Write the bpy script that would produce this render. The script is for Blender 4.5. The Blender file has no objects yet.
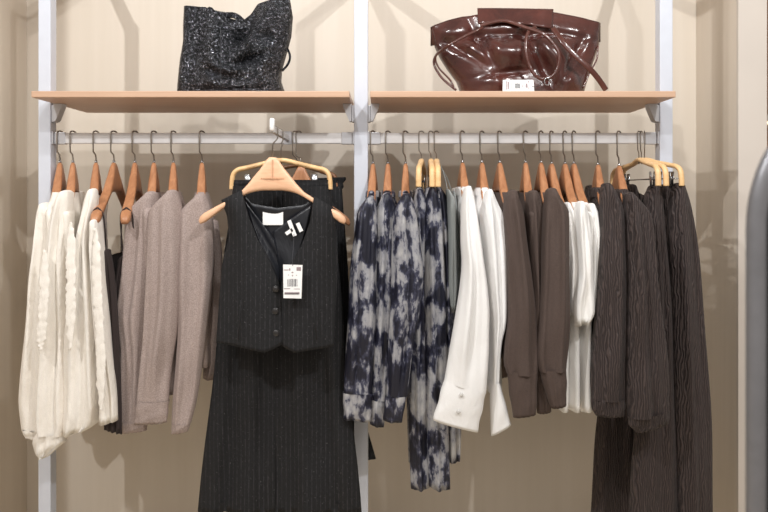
import bpy, bmesh, math, random
from mathutils import Vector, Matrix
random.seed(7)
C = bpy.context.scene.collection
PI = math.pi
H = 1.35            # lens height above the floor
F = 664.0           # focal length in pixels
CX, CY = 385.0, 196.0

def P(x, y, Y):     # a point seen at (x, y) that stands in the plane Y
    s = (2.0 + Y) / F
    return Vector(((x - CX) * s, Y, H - (y - CY) * s))

# ------------------------------------------------------------------ materials
def mat(name):
    m = bpy.data.materials.new(name); m.use_nodes = True
    nt = m.node_tree
    return m, nt, nt.nodes['Principled BSDF']

def lin(c):
    out = []
    for v in c:
        v = v / 255.0
        out.append(v / 12.92 if v <= 0.04045 else ((v + 0.055) / 1.055) ** 2.4)
    return (out[0], out[1], out[2], 1.0)

def node(nt, kind, **kw):
    n = nt.nodes.new(kind)
    for k, v in kw.items():
        if k in n.inputs: n.inputs[k].default_value = v
        else: setattr(n, k, v)
    return n

def coords(nt, scale, kind='Position', own=False):
    if kind == 'Position':
        g = node(nt, 'ShaderNodeNewGeometry'); out = g.outputs['Position']
        if own:
            oi = node(nt, 'ShaderNodeObjectInfo'); ml = node(nt, 'ShaderNodeMath', operation='MULTIPLY'); ml.inputs[1].default_value = 7.0
            nt.links.new(oi.outputs['Random'], ml.inputs[0])
            ad = node(nt, 'ShaderNodeVectorMath', operation='ADD')
            nt.links.new(out, ad.inputs[0]); nt.links.new(ml.outputs[0], ad.inputs[1]); out = ad.outputs['Vector']
    else:
        g = node(nt, 'ShaderNodeTexCoord'); out = g.outputs[kind]
    mp = node(nt, 'ShaderNodeMapping'); mp.inputs['Scale'].default_value = scale
    nt.links.new(out, mp.inputs['Vector'])
    return mp.outputs['Vector']

def noise(nt, vec, scale, detail=3.0, rough=0.5, dist=0.0):
    n = node(nt, 'ShaderNodeTexNoise', Scale=scale, Detail=detail, Roughness=rough, Distortion=dist)
    nt.links.new(vec, n.inputs['Vector'])
    return n.outputs['Fac']

def ramp(nt, fac, stops, interp='LINEAR'):
    r = node(nt, 'ShaderNodeValToRGB'); r.color_ramp.interpolation = interp
    el = r.color_ramp.elements
    while len(el) < len(stops): el.new(0.5)
    for e, (p, c) in zip(el, stops):
        e.position = p; e.color = c
    nt.links.new(fac, r.inputs['Fac'])
    return r.outputs['Color']

def bump(nt, bsdf, h, strength, dist=0.01):
    b = node(nt, 'ShaderNodeBump', Strength=strength, Distance=dist)
    nt.links.new(h, b.inputs['Height']); nt.links.new(b.outputs['Normal'], bsdf.inputs['Normal'])

def plain(name, c, rough=0.5, metal=0.0, var=0.06, nscale=30.0, bstr=0.0, coat=0.0):
    m, nt, b = mat(name)
    v = coords(nt, (1, 1, 1))
    f = noise(nt, v, nscale, 3)
    c0 = lin([max(0, k * (1 - var)) for k in c]); c1 = lin([min(255, k * (1 + var)) for k in c])
    nt.links.new(ramp(nt, f, [(0.3, c0), (0.7, c1)]), b.inputs['Base Color'])
    b.inputs['Roughness'].default_value = rough; b.inputs['Metallic'].default_value = metal
    b.inputs['Coat Weight'].default_value = coat
    if bstr: bump(nt, b, f, bstr, 0.004)
    return m

def cloth(name, c, var=0.08, weave=900.0, bstr=0.25, wrinkle=0.3, rough=0.85, sheen=0.03, wscale=(14, 14, 5)):
    m, nt, b = mat(name)
    v = coords(nt, (1, 1, 1)); vw = coords(nt, wscale)
    f = noise(nt, v, weave, 2); w = noise(nt, vw, 1.0, 4, 0.55, 0.6)
    c0 = lin([k * (1 - var) for k in c]); c1 = lin([min(255, k * (1 + var)) for k in c])
    nt.links.new(ramp(nt, f, [(0.35, c0), (0.65, c1)]), b.inputs['Base Color'])
    b.inputs['Roughness'].default_value = rough
    b.inputs['Sheen Weight'].default_value = sheen
    mx = node(nt, 'ShaderNodeMath', operation='MULTIPLY_ADD')
    mx.inputs[1].default_value = bstr * 0.12
    nt.links.new(f, mx.inputs[0]); nt.links.new(w, mx.inputs[2])
    bump(nt, b, mx.outputs[0], wrinkle, 0.02)
    return m

def wood(name, ca, cb, rough=0.45, sc=(10, 10, 60)):
    m, nt, b = mat(name)
    f = noise(nt, coords(nt, sc), 1.6, 5, 0.6, 1.2)
    nt.links.new(ramp(nt, f, [(0.3, lin(ca)), (0.7, lin(cb))]), b.inputs['Base Color'])
    b.inputs['Roughness'].default_value = rough
    bump(nt, b, f, 0.05, 0.002)
    return m

def wall_mat(name, ca, cb):
    m, nt, b = mat(name)
    streak = noise(nt, coords(nt, (16, 16, 0.7)), 1.0, 4, 0.6)
    blot = noise(nt, coords(nt, (1.6, 1.6, 1.1)), 1.0, 3)
    mx = node(nt, 'ShaderNodeMath', operation='MULTIPLY_ADD'); mx.inputs[1].default_value = 0.55
    nt.links.new(streak, mx.inputs[0])
    m2 = node(nt, 'ShaderNodeMath', operation='MULTIPLY'); m2.inputs[1].default_value = 0.45
    nt.links.new(blot, m2.inputs[0]); nt.links.new(m2.outputs[0], mx.inputs[2])
    nt.links.new(ramp(nt, mx.outputs[0], [(0.32, lin(ca)), (0.68, lin(cb))]), b.inputs['Base Color'])
    b.inputs['Roughness'].default_value = 0.6
    bump(nt, b, noise(nt, coords(nt, (120, 120, 12)), 1.0, 3), 0.05, 0.002)
    return m

def tiedye(name):
    m, nt, b = mat(name)
    v = coords(nt, (1, 1, 0.62), own=True)
    f = noise(nt, v, 17.0, 6, 0.6, 0.2)
    f2 = noise(nt, coords(nt, (1, 1, 0.3), own=True), 90.0, 4, 0.65)
    mx = node(nt, 'ShaderNodeMath', operation='MULTIPLY_ADD'); mx.inputs[1].default_value = 0.22
    nt.links.new(f2, mx.inputs[0]); nt.links.new(f, mx.inputs[2])
    col = ramp(nt, mx.outputs[0], [(0.545, lin((22, 23, 38))), (0.60, lin((58, 60, 80))), (0.642, lin((142, 142, 148))), (0.80, lin((186, 184, 182)))])
    nt.links.new(col, b.inputs['Base Color'])
    b.inputs['Roughness'].default_value = 0.5
    bump(nt, b, noise(nt, coords(nt, (22, 22, 5)), 1.0, 4, 0.55, 0.6), 0.35, 0.02)
    return m

def crinkle(name):
    m, nt, b = mat(name)
    w = node(nt, 'ShaderNodeTexWave', Scale=54.0, Distortion=9.0, Detail=2.0)
    w.inputs['Detail Scale'].default_value = 1.0
    w.wave_type = 'BANDS'; w.bands_direction = 'X'
    nt.links.new(coords(nt, (1, 1, 0.36), own=True), w.inputs['Vector'])
    f = w.outputs['Fac']
    nt.links.new(ramp(nt, f, [(0.1, lin((45, 36, 35))), (0.9, lin((72, 60, 57)))]), b.inputs['Base Color'])
    b.inputs['Roughness'].default_value = 0.75; b.inputs['Sheen Weight'].default_value = 0.03
    bump(nt, b, f, 0.6, 0.005)
    return m

def pinstripe(name):
    m, nt, b = mat(name)
    w = node(nt, 'ShaderNodeTexWave', Scale=24.0, Distortion=0.35, Detail=1.0)
    w.wave_type = 'BANDS'; w.bands_direction = 'X'
    nt.links.new(coords(nt, (1, 1, 0.5)), w.inputs['Vector'])
    line = ramp(nt, w.outputs['Fac'], [(0.86, (0, 0, 0, 1)), (0.97, (1, 1, 1, 1))])
    dash = ramp(nt, noise(nt, coords(nt, (120, 120, 90)), 1.0, 2), [(0.45, (0.25, 0.25, 0.25, 1)), (0.62, (1, 1, 1, 1))])
    mul = node(nt, 'ShaderNodeMix', data_type='RGBA', blend_type='MULTIPLY')
    mul.inputs['Factor'].default_value = 1.0
    nt.links.new(line, mul.inputs[6]); nt.links.new(dash, mul.inputs[7])
    mixc = node(nt, 'ShaderNodeMix', data_type='RGBA')
    nt.links.new(mul.outputs[2], mixc.inputs['Factor'])
    weave = ramp(nt, noise(nt, coords(nt, (500, 500, 160)), 1.0, 2), [(0.35, lin((9, 9, 11))), (0.65, lin((21, 21, 24)))])
    nt.links.new(weave, mixc.inputs[6])
    mixc.inputs[7].default_value = lin((46, 44, 47))
    sp = ramp(nt, noise(nt, coords(nt, (420, 420, 260)), 1.0, 1), [(0.74, (0, 0, 0, 1)), (0.79, (1, 1, 1, 1))])
    mix2 = node(nt, 'ShaderNodeMix', data_type='RGBA')
    nt.links.new(sp, mix2.inputs['Factor']); nt.links.new(mixc.outputs[2], mix2.inputs[6])
    mix2.inputs[7].default_value = lin((120, 118, 118))
    nt.links.new(mix2.outputs[2], b.inputs['Base Color'])
    b.inputs['Roughness'].default_value = 0.85
    bump(nt, b, noise(nt, coords(nt, (14, 14, 4)), 1.0, 3), 0.2, 0.02)
    return m

def crackle(name):
    m, nt, b = mat(name)
    vo = node(nt, 'ShaderNodeTexVoronoi', Scale=210.0); vo.feature = 'F1'
    nt.links.new(coords(nt, (1, 1, 1)), vo.inputs['Vector'])
    f = noise(nt, coords(nt, (1, 1, 1)), 150.0, 4, 0.7)
    nt.links.new(ramp(nt, f, [(0.36, lin((12, 12, 13))), (0.52, lin((44, 45, 49))), (0.6, lin((96, 97, 104))), (0.7, lin((205, 206, 215)))]), b.inputs['Base Color'])  # brightest noise stops put sparkling glints into the foil's colour
    b.inputs['Roughness'].default_value = 0.27; b.inputs['Metallic'].default_value = 0.75
    mx = node(nt, 'ShaderNodeMath', operation='ADD')
    nt.links.new(vo.outputs['Distance'], mx.inputs[0]); nt.links.new(f, mx.inputs[1])
    bump(nt, b, mx.outputs[0], 0.8, 0.004)
    return m

def leather(name, ca, cb):
    m, nt, b = mat(name)
    f = noise(nt, coords(nt, (1, 1, 1)), 9.0, 5, 0.6, 0.8)
    nt.links.new(ramp(nt, f, [(0.3, lin(ca)), (0.7, lin(cb))]), b.inputs['Base Color'])
    b.inputs['Roughness'].default_value = 0.24; b.inputs['Coat Weight'].default_value = 0.5
    b.inputs['Coat Roughness'].default_value = 0.12
    bump(nt, b, noise(nt, coords(nt, (1, 1, 1)), 22.0, 5, 0.6, 0.5), 0.26, 0.012)
    return m

M = dict(
    wall=wall_mat('beige_plaster', (207, 196, 181), (217, 207, 194)),
    side=wall_mat('beige_side_plaster', (206, 194, 178), (220, 209, 195)),
    column=plain('pale_paint', (208, 199, 190), 0.6, var=0.02, nscale=3),
    floor=plain('stone_floor', (222, 208, 186), 0.4, var=0.05, nscale=6),
    far=plain('tan_panel', (168, 128, 92), 0.6, var=0.05),
    post=plain('white_enamel', (204, 208, 218), 0.35, var=0.01),
    rail=plain('satin_metal', (218, 216, 216), 0.35, metal=0.15, var=0.02),
    bracket=plain('bracket_metal', (198, 198, 202), 0.35, metal=0.5, var=0.02),
    shelf=wood('pale_oak', (192, 156, 130), (202, 168, 142), 0.5, (2, 12, 40)),
    hanger=wood('amber_wood', (160, 108, 74), (190, 136, 98), 0.4, (40, 18, 9)),
    lhanger=wood('light_wood', (228, 178, 142), (240, 196, 160), 0.4, (9, 30, 40)),
    clipwood=wood('beech_wood', (226, 184, 130), (240, 202, 150), 0.4, (20, 20, 30)),
    dwood=wood('dark_wood', (110, 74, 48), (136, 92, 62), 0.4, (20, 20, 30)),
    steel=plain('hook_steel', (150, 142, 134), 0.3, metal=0.9, var=0.05),
    clip=plain('clip_steel', (170, 170, 172), 0.25, metal=0.9, var=0.04),
    white_cap=plain('white_plastic', (240, 240, 240), 0.4, var=0.01),
    cream=cloth('cream_cotton', (236, 230, 221), 0.03, 700, 0.3, 0.45, wscale=(26, 26, 9)),
    taupe=cloth('taupe_knit', (160, 144, 138), 0.1, 380, 1.0, 0.25),
    choc=cloth('chocolate_pleats', (52, 42, 41), 0.08, 700, 0.3, 0.3),
    white=cloth('white_poplin', (240, 239, 238), 0.015, 900, 0.2, 0.3, wscale=(16, 16, 6)),
    ivory=cloth('ivory_jersey', (242, 240, 237), 0.015, 700, 0.2, 0.3),
    brown=cloth('brown_wool', (78, 64, 58), 0.1, 500, 0.8, 0.2),
    grey=cloth('grey_satin', (142, 147, 146), 0.03, 500, 0.1, 0.3, rough=0.4),
    dye=tiedye('tie_dye_satin'), crk=crinkle('bark_crinkle'), pin=pinstripe('sparkle_pinstripe'),
    lining=cloth('black_lining', (28, 30, 36), 0.06, 500, 0.1, 0.4, rough=0.35),
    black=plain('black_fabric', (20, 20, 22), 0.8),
    crackle=crackle('crackled_foil_leather'), burg=leather('burgundy_patent', (54, 26, 23), (86, 45, 38)),
    burgs=leather('burgundy_strap', (66, 32, 26), (92, 48, 38)),
    paper=plain('white_card', (244, 243, 242), 0.6, var=0.01), ink=plain('grey_ink', (60, 60, 64), 0.7),
    red_ink=plain('soft_ink', (150, 134, 136), 0.7), faint=plain('burnt_mark', (206, 158, 122), 0.6),
    pearl=plain('pearl_button', (206, 204, 200), 0.2, var=0.05), horn=plain('dark_button', (44, 42, 42), 0.3),
    rubber=plain('gunmetal', (128, 128, 132), 0.32, metal=0.4, var=0.03),
)
e, nt, b = mat('warm_light'); b.inputs['Emission Color'].default_value = (1, .8, .5, 1); b.inputs['Emission Strength'].default_value = 1.6
M['glow'] = e

# ------------------------------------------------------------------ objects
def setp(o, label=None, cat=None, group=None, kind=None):
    for k, v in (('label', label), ('category', cat), ('group', group), ('kind', kind)):
        if v: o[k] = v
    return o

def thing(name, label, cat, loc=(0, 0, 0), group=None):
    o = bpy.data.objects.new(name, None); C.objects.link(o)
    o.location = loc; o.empty_display_size = 0.05
    return setp(o, label, cat, group)

def link(name, bm, m, parent=None, smooth=True, label=None, recalc=True):
    """bm is in world coordinates; becomes one mesh object (local to the parent's place)"""
    if recalc: bmesh.ops.recalc_face_normals(bm, faces=bm.faces[:])
    q = parent
    while q is not None:
        bmesh.ops.translate(bm, verts=bm.verts[:], vec=-Vector(q.location)); q = q.parent
    me = bpy.data.meshes.new(name); bm.to_mesh(me); bm.free()
    if smooth:
        for p in me.polygons: p.use_smooth = True
    me.materials.append(m)
    o = bpy.data.objects.new(name, me); C.objects.link(o)
    if parent is not None: o.parent = parent
    if label: o['label'] = label
    return o

def nb(): return bmesh.new()

def box(bm, a, b, bev=0.0):
    a, b = Vector(a), Vector(b)
    r = bmesh.ops.create_cube(bm, size=1.0)
    vs = r['verts']
    for v in vs:
        v.co = Vector([(a[i] + b[i]) / 2 + v.co[i] * (b[i] - a[i]) for i in range(3)])
    if bev:
        es = list({e for v in vs for e in v.link_edges})
        bmesh.ops.bevel(bm, geom=es, offset=bev, segments=2, affect='EDGES', profile=0.5)

def sweep(bm, path, ru, rv=None, seg=10, cap=True, up=None):
    """tube along a path; ru/rv radius (or a list per point)"""
    path = [Vector(p) for p in path]; n = len(path)
    rings = []; prev = None
    for i, p in enumerate(path):
        t = (path[min(i + 1, n - 1)] - path[max(i - 1, 0)]).normalized()
        if up is not None: a = Vector(up)
        elif prev is None: a = Vector((0, 0, 1)) if abs(t.z) < 0.9 else Vector((1, 0, 0))
        else: a = prev
        a = (a - t * a.dot(t)).normalized(); prev = a; c = t.cross(a)
        r1 = ru[i] if isinstance(ru, list) else ru
        r2 = r1 if rv is None else (rv[i] if isinstance(rv, list) else rv)
        rings.append([bm.verts.new(p + a * r1 * math.cos(2 * PI * k / seg) + c * r2 * math.sin(2 * PI * k / seg)) for k in range(seg)])
    skin(bm, rings)
    if cap: bm.faces.new(rings[0]); bm.faces.new(rings[-1])

def skin(bm, rings):
    for A, B in zip(rings, rings[1:]):
        n = len(A)
        for k in range(n): bm.faces.new((A[k], A[(k + 1) % n], B[(k + 1) % n], B[k]))

def smooth_path(pts, n=8):
    pts = [Vector(p) for p in pts]; out = []
    for i in range(len(pts) - 1):
        p0, p1, p2, p3 = pts[max(i - 1, 0)], pts[i], pts[i + 1], pts[min(i + 2, len(pts) - 1)]
        for k in range(n):
            t = k / n
            out.append(0.5 * ((2 * p1) + (p2 - p0) * t + (2 * p0 - 5 * p1 + 4 * p2 - p3) * t * t + (3 * p1 - p0 - 3 * p2 + p3) * t ** 3))
    out.append(pts[-1]); return out

def interp(keys, t):
    """keys: [(t, values...)] sorted; smooth-ish (monotone hermite) interpolation"""
    if t <= keys[0][0]: return keys[0][1:]
    for i in range(len(keys) - 1):
        a, b = keys[i], keys[i + 1]
        if t <= b[0]:
            u = (t - a[0]) / (b[0] - a[0]); h = b[0] - a[0]; out = []
            for k in range(1, len(a)):
                d = (b[k] - a[k]) / h
                def sl(j):
                    if j <= 0 or j >= len(keys) - 1: return d
                    d0 = (keys[j][k] - keys[j - 1][k]) / (keys[j][0] - keys[j - 1][0])
                    d1 = (keys[j + 1][k] - keys[j][k]) / (keys[j + 1][0] - keys[j][0])
                    return 0.0 if d0 * d1 <= 0 else 2 * d0 * d1 / (d0 + d1)
                m0, m1 = sl(i), sl(i + 1)
                out.append(a[k] * (2 * u ** 3 - 3 * u ** 2 + 1) + m0 * h * (u ** 3 - 2 * u ** 2 + u) + b[k] * (-2 * u ** 3 + 3 * u ** 2) + m1 * h * (u ** 3 - u ** 2))
            return tuple(out)
    return keys[-1][1:]

def drape(bm, rows, Y, dep, folds=3, amp=0.006, seed=0, seg=40, step=7.0, dome=True, ramp_in=0.15, hem=True, drift=1.0, sharp=1.0, dep_top=None, ydrift=0.0, calm=0.0, flat=0.45):
    """hanging tube of cloth: each row is (x left, y left, x right, y right) where it is seen, at distance Y;
    dep = half depth front to back; folds run down it"""
    rnd = random.Random(seed)
    ph = [rnd.uniform(0, 6.28) for _ in range(6)]
    keys = [((r[1] + r[3]) / 2,) + tuple(r) for r in rows]
    y0, y1 = keys[0][0], keys[-1][0]
    n = max(8, int((y1 - y0) / step))
    rings = []
    for i in range(n + 1):
        t = i / n
        xl, yl, xr, yr = interp(keys, y0 + (y1 - y0) * t)
        L, R = P(xl, yl, Y), P(xr, yr, Y)
        c = (L + R) / 2; u = (R - L) / 2
        c.y += ydrift * t
        w = u.length
        d = dep if dep_top is None else dep_top + (dep - dep_top) * min(1, t * 2.5)
        d *= 1 - flat * t * t
        g = min(1, t / ramp_in) if ramp_in else 1
        ring = []
        for k in range(seg):
            a = 2 * PI * k / seg
            ca, sa = math.cos(a), math.sin(a)
            q = ca
            f = math.sin(q * folds * PI * 0.5 + ph[0] + drift * t * 1.6 * math.sin(ph[3])) + 0.5 * math.sin(q * folds * 1.13 * PI + ph[1] - drift * t * 2.0) + 0.3 * math.sin(t * 9 + ph[2] + q * 3)
            f += 0.35 * math.sin(q * 2.2 + t * 14 + ph[4]) * t
            f *= amp * g * (1 - q * q) ** 0.5
            if calm: f *= 1 - calm * max(0, min(1, (t - .8) / .2)) ** 1.5
            wob = 1 + 0.02 * g * math.sin(t * 11 + ph[4] + (0 if ca > 0 else 2))
            ss = math.copysign(abs(sa) ** 0.9, sa)
            ring.append(c + u * ca * wob + Vector((0, ss * d + f * (1 if sa < 0 else 0.6), 0)))
        rings.append(ring)
    out = []
    if dome:
        c = sum(rings[0], Vector()) / seg
        up = Vector((0, 0, 1))
        h = min((rings[0][0] - c).length, dep) * 0.55
        for s, z in ((0.25, 1.0), (0.62, 0.8), (0.88, 0.4)):
            out.append([c + (p - c) * s + up * h * z for p in rings[0]])
    out += rings
    if hem:
        c = sum(rings[-1], Vector()) / seg
        out.append([c + (p - c) * 0.93 + Vector((0, 0, 0.001)) for p in rings[-1]])
        c2 = sum(rings[-2], Vector()) / seg
        out.append([c2 + (p - c2) * 0.86 + Vector((0, 0, 0.012)) for p in rings[-2]])
    vr = [[bm.verts.new(p) for p in r] for r in out]
    skin(bm, vr)
    if dome: bm.faces.new(vr[0])

def body(bm, hk, rows, folds=5, amp=0.006, seed=0, seg=56, n=44, closed=False):
    """torso on a hanger that runs front to back: rows (dz, half length front, half length back, half thickness, sideways shift)"""
    rnd = random.Random(seed); ph = [rnd.uniform(0, 6.28) for _ in range(5)]
    keys = [(-r[0],) + tuple(r[1:]) for r in rows]
    z0, z1 = keys[0][0], keys[-1][0]; rings = []
    d, nn, c0 = hk['d'], hk['n'], hk['c']
    ts = [(i / n) ** 1.5 for i in range(n + 1)]
    for t in ts:
        z = z0 + (z1 - z0) * t
        af, ab, b, sx = interp(keys, z)
        c = Vector((c0.x, c0.y, c0.z - z)) + nn * sx
        ring = []
        for k in range(seg):
            a = 2 * PI * k / seg; ca, sa = math.cos(a), math.sin(a)
            q = math.copysign(abs(ca) ** 0.9, ca)
            f = math.sin(q * folds * PI * 0.5 + ph[0] + t * 1.2) + 0.5 * math.sin(q * folds * 1.2 * PI + ph[1] - t)
            f *= amp * min(1, t * 4) * (1 - q * q) ** 0.5
            ss = math.copysign(abs(sa) ** 0.8, sa)
            ring.append(c + d * (q * (af if q > 0 else ab)) + nn * (ss * b + f))
        rings.append(ring)
    c = sum(rings[-1], Vector()) / seg
    rings.append([c + (p - c) * 0.97 for p in rings[-1]])
    c = sum(rings[-3], Vector()) / seg
    rings.append([c + (p - c) * 0.94 for p in rings[-4]])
    vr = [[bm.verts.new(p) for p in r] for r in rings]
    skin(bm, vr)
    if closed: bm.faces.new(vr[0])

# ------------------------------------------------------------------ setting
def struct(name, bm, m):
    o = link(name, bm, m, None, False); o['kind'] = 'structure'; return o

YW = 0.60
def slab(name, a, b, m): bm = nb(); box(bm, a, b); return struct(name, bm, m)
XL = (27 - CX) / F * (2 + YW); XR = (696 - CX) / F * (2 + YW)
YC = 0.30; XC = (736.5 - CX) / F * (2 + YC)
XR2 = (765 - CX) / F * (2 + YC)
slab('floor', (-3.2, -3.2, -0.05), (3.2, 3.2, 0), M['floor'])
slab('wall_back', (XL - .1, YW, 0), (XR + .1, YW + .1, 2.9), M['wall'])
slab('wall_left', (XL - .1, -0.6, 0), (XL, YW - .0005, 2.9), M['side'])
bm = nb()
vs = [(XR, YW - .0005), (XC, YC + .001), (XR2, YC + .001), (XR2, YW - .0005)]
lo = [bm.verts.new((x, y, 0)) for x, y in vs]; hi = [bm.verts.new((x, y, 2.9)) for x, y in vs]
bm.faces.new(lo); bm.faces.new(hi); skin(bm, [lo, hi])
struct('wall_right', bm, M['side'])
slab('trim_1', (XC, YC - .012, 0), (XR2, YC, 2.9), M['column'])
slab('wall_far', (XR2 - .2, 2.4, 0), (3.2, 2.5, 2.9), M['far'])
# a lit shelf on the far wall, seen past the partition's edge
t = thing('wall_shelf', 'lit shelf on the tan wall glimpsed past the pale partition edge', 'shelf', (P(772, 122, 2.2).x, 2.3, P(772, 122, 2.2).z))
a = P(764, 120, 2.2)
bm = nb(); box(bm, (a.x - .05, 2.1, a.z - .02), (a.x + .9, 2.4, a.z + .02), 0.004); link('board', bm, M['column'], t, False)
bm = nb(); box(bm, (a.x - .05, 2.11, a.z - .032), (a.x + .9, 2.16, a.z - .02), 0.003); link('light_strip', bm, M['glow'], t, False)

# ------------------------------------------------------------------ posts, rails, shelves
UY0, UY1 = 0.13, 0.17
ZS0, ZS1 = H + 0.297, H + 0.3165
ZRT, ZRB = H + 0.204, H + 0.169
YR = 0.15
def post(x0, x1, label, sides):
    X0, X1 = (x0 - CX) / F * (2 + UY0), (x1 - CX) / F * (2 + UY0)
    t = thing('upright_post', label, 'post', ((X0 + X1) / 2, YR, 0), 'white uprights of the clothes rack')
    bm = nb(); box(bm, (X0, UY0, 0), (X1, UY1, H + 0.88), 0.003); link('column', bm, M['post'], t, False)
    bm = nb(); box(bm, (X0 + .004, UY1, H + 0.84), (X1 - .004, YW - .001, H + 0.88), 0.003); link('wall_arm', bm, M['post'], t, False)
    for s in sides:
        xs = X0 if s < 0 else X1
        bm = nb()                                           # clamp on the post
        box(bm, (min(xs, xs + s * .008), YR - .016, H + .238), (max(xs, xs + s * .008), YR + .016, H + .292), 0.002)
        cl = link('bracket_clamp', bm, M['bracket'], t, False)
        bm = nb()                                           # tapered shelf arm
        prof = [(.0085, .241), (.013, .239), (.017, .244), (.034, .284), (.036, .2965), (.0085, .2965)]
        A = [bm.verts.new((xs + s * x, YR - .02, H + z)) for x, z in prof]; B = [bm.verts.new((xs + s * x, YR + .012, H + z)) for x, z in prof]
        bm.faces.new(A); bm.faces.new(B); skin(bm, [A, B])
        link('shelf_bracket', bm, M['bracket'], t, False)
        bm = nb()
        box(bm, (min(xs, xs + s * .005), YR - .015, ZRB - .002), (max(xs, xs + s * .005), YR + .015, ZRT + .004), 0.001)
        link('rail_socket', bm, M['bracket'], t, False)
    return X0, X1
a0 = post(38, 50.5, 'leftmost white upright post behind the cream blouses', (1,))
a1 = post(354, 368, 'middle white upright post between the two wooden shelves', (-1, 1))
a2 = post(660, 673, 'rightmost white upright post behind the crinkled brown trousers', (-1,))

def rail(xa, xb, label):
    t = thing('hanging_rail', label, 'rail', ((xa + xb) / 2, YR, ZRB))
    bm = nb(); box(bm, (xa, YR - .006, ZRB), (xb, YR + .006, ZRT), 0.003)
    link('bar', bm, M['rail'], t, False)
    for s, x in ((1, xa), (-1, xb)):
        bm = nb(); box(bm, (min(x, x + s * .035), YR - .0085, ZRB - .002), (max(x, x + s * .035), YR + .0085, ZRT + .002), 0.002)
        link('end_sleeve', bm, M['bracket'], t, False)
rail(a0[1] + .006, a1[0] - .006, 'flat metal rail under the left shelf carrying blouses, knitwear and black suits')
rail(a1[1] + .006, a2[0] - .006, 'flat metal rail under the right shelf carrying tie-dye, white and brown clothes')

def shelf(x0, x1, label):
    X0, X1 = (x0 - CX) / 332.0, (x1 - CX) / 332.0
    bm = nb(); box(bm, (X0, 0, ZS0), (X1, 0.375, ZS1), 0.0025)
    o = link('wooden_shelf', bm, M['shelf'], None, False)
    return setp(o, label, 'shelf', 'pale wooden shelves')
shelf(31, 349.5, 'left pale wooden shelf with the black crackled bag on it')
shelf(370, 676, 'right pale wooden shelf with the burgundy leather bag on it')

# ------------------------------------------------------------------ hangers
TOP = [(0, 0), (.011, -.001), (.018, -.008), (.026, -.02), (.036, -.034), (.05, -.05), (.07, -.075), (.093, -.099), (.13, -.122), (.17, -.142), (.2, -.158), (.212, -.168), (.217, -.178)]
BOT = [(0, -.095), (.011, -.095), (.018, -.095), (.026, -.095), (.036, -.096), (.05, -.098), (.07, -.103), (.093, -.114), (.13, -.136), (.17, -.165), (.2, -.186), (.212, -.19), (.217, -.184)]
THK = [.009, .009, .0095, .0105, .0115, .0125, .013, .0135, .014, .0145, .0145, .011, .005]
def hanger_mesh(bm, c, d, n, k=1.0):
    st = []
    for i in range(len(TOP) - 1, 0, -1): st.append((-TOP[i][0], TOP[i][1], BOT[i][1], THK[i]))
    for i in range(len(TOP)): st.append((TOP[i][0], TOP[i][1], BOT[i][1], THK[i]))
    rings = []
    for x, zt, zb, th in st:
        hz = (zt - zb) / 2; cz = (zt + zb) / 2; ring = []
        for j in range(16):
            a = 2 * PI * j / 16; ca, sa = math.cos(a), math.sin(a)
            q = math.copysign(abs(ca) ** 0.5, ca); w = math.copysign(abs(sa) ** 0.7, sa)
            bow = 0.012 * (abs(x) / .217) ** 2
            ring.append(bm.verts.new(c + d * x * k + n * (w * th) + Vector((0, 0, cz + q * hz))))
        rings.append(ring)
    skin(bm, rings); bm.faces.new(rings[0]); bm.faces.new(rings[-1])

def hook_path(X, zn, d, top=None, Yc=YR, rad=.0125, off=None):
    d = Matrix.Rotation(math.radians(-38), 3, 'Z') @ d
    top = (ZRT if top is None else top)
    base = Vector((X, Yc, 0)); pts = []
    pts.append(base - d * rad + Vector((0, 0, top - .022)))
    for k in range(9):
        a = PI - PI * k / 8
        pts.append(base + d * rad * math.cos(a) + Vector((0, 0, top + .0026 - .004 + rad * 0.6 * math.sin(a))))
    fz = zn + .034
    pts.append(base + d * rad + Vector((0, 0, fz + .012)))
    e = base if off is None else Vector(off)
    pts.append(base + d * rad * .95 + Vector((0, 0, fz)))
    pts.append(Vector((e.x, e.y, 0)) + d * .002 + Vector((0, 0, fz - .009)))
    pts.append(Vector((e.x, e.y, zn + .012)))
    pts.append(Vector((e.x, e.y, zn - .012)))
    return pts

def frame(hx, tipx, half=.215, yt=-.055):
    X = (hx - CX) / F * (2 + YR)
    dx = (tipx - CX) / F * (2 + yt) - X
    dx = max(-.12, min(.12, dx))
    d = Vector((dx / half, -math.sqrt(1 - (dx / half) ** 2), 0))
    n = Vector((-d.y, d.x, 0))
    return X, d, n

def hanger(hx, tipx, label, ny=162.5, group='wooden hangers on the rails', k=1.0):
    X, d, n = frame(hx, tipx, .215 * k, -.055 - .215 * (k - 1))
    zn = H - (ny - CY) / F * (2 + YR)
    c = Vector((X, YR, zn))
    t = thing('coat_hanger', label, 'hanger', c, group)
    bm = nb(); hanger_mesh(bm, c, d, n, k); link('shoulder_bar', bm, M['hanger'], t)
    bm = nb(); sweep(bm, hook_path(X, zn, d), .0024, seg=8); link('hook', bm, M['steel'], t, label='steel hook')
    bm = nb(); sweep(bm, [c + Vector((0, 0, -.003)), c + Vector((0, 0, .006))], .0042, seg=12); link('ferrule', bm, M['clip'], t)
    return dict(c=c, d=d, n=n, k=k, tip=c + d * .205 * k + Vector((0, 0, -.16)))

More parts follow.
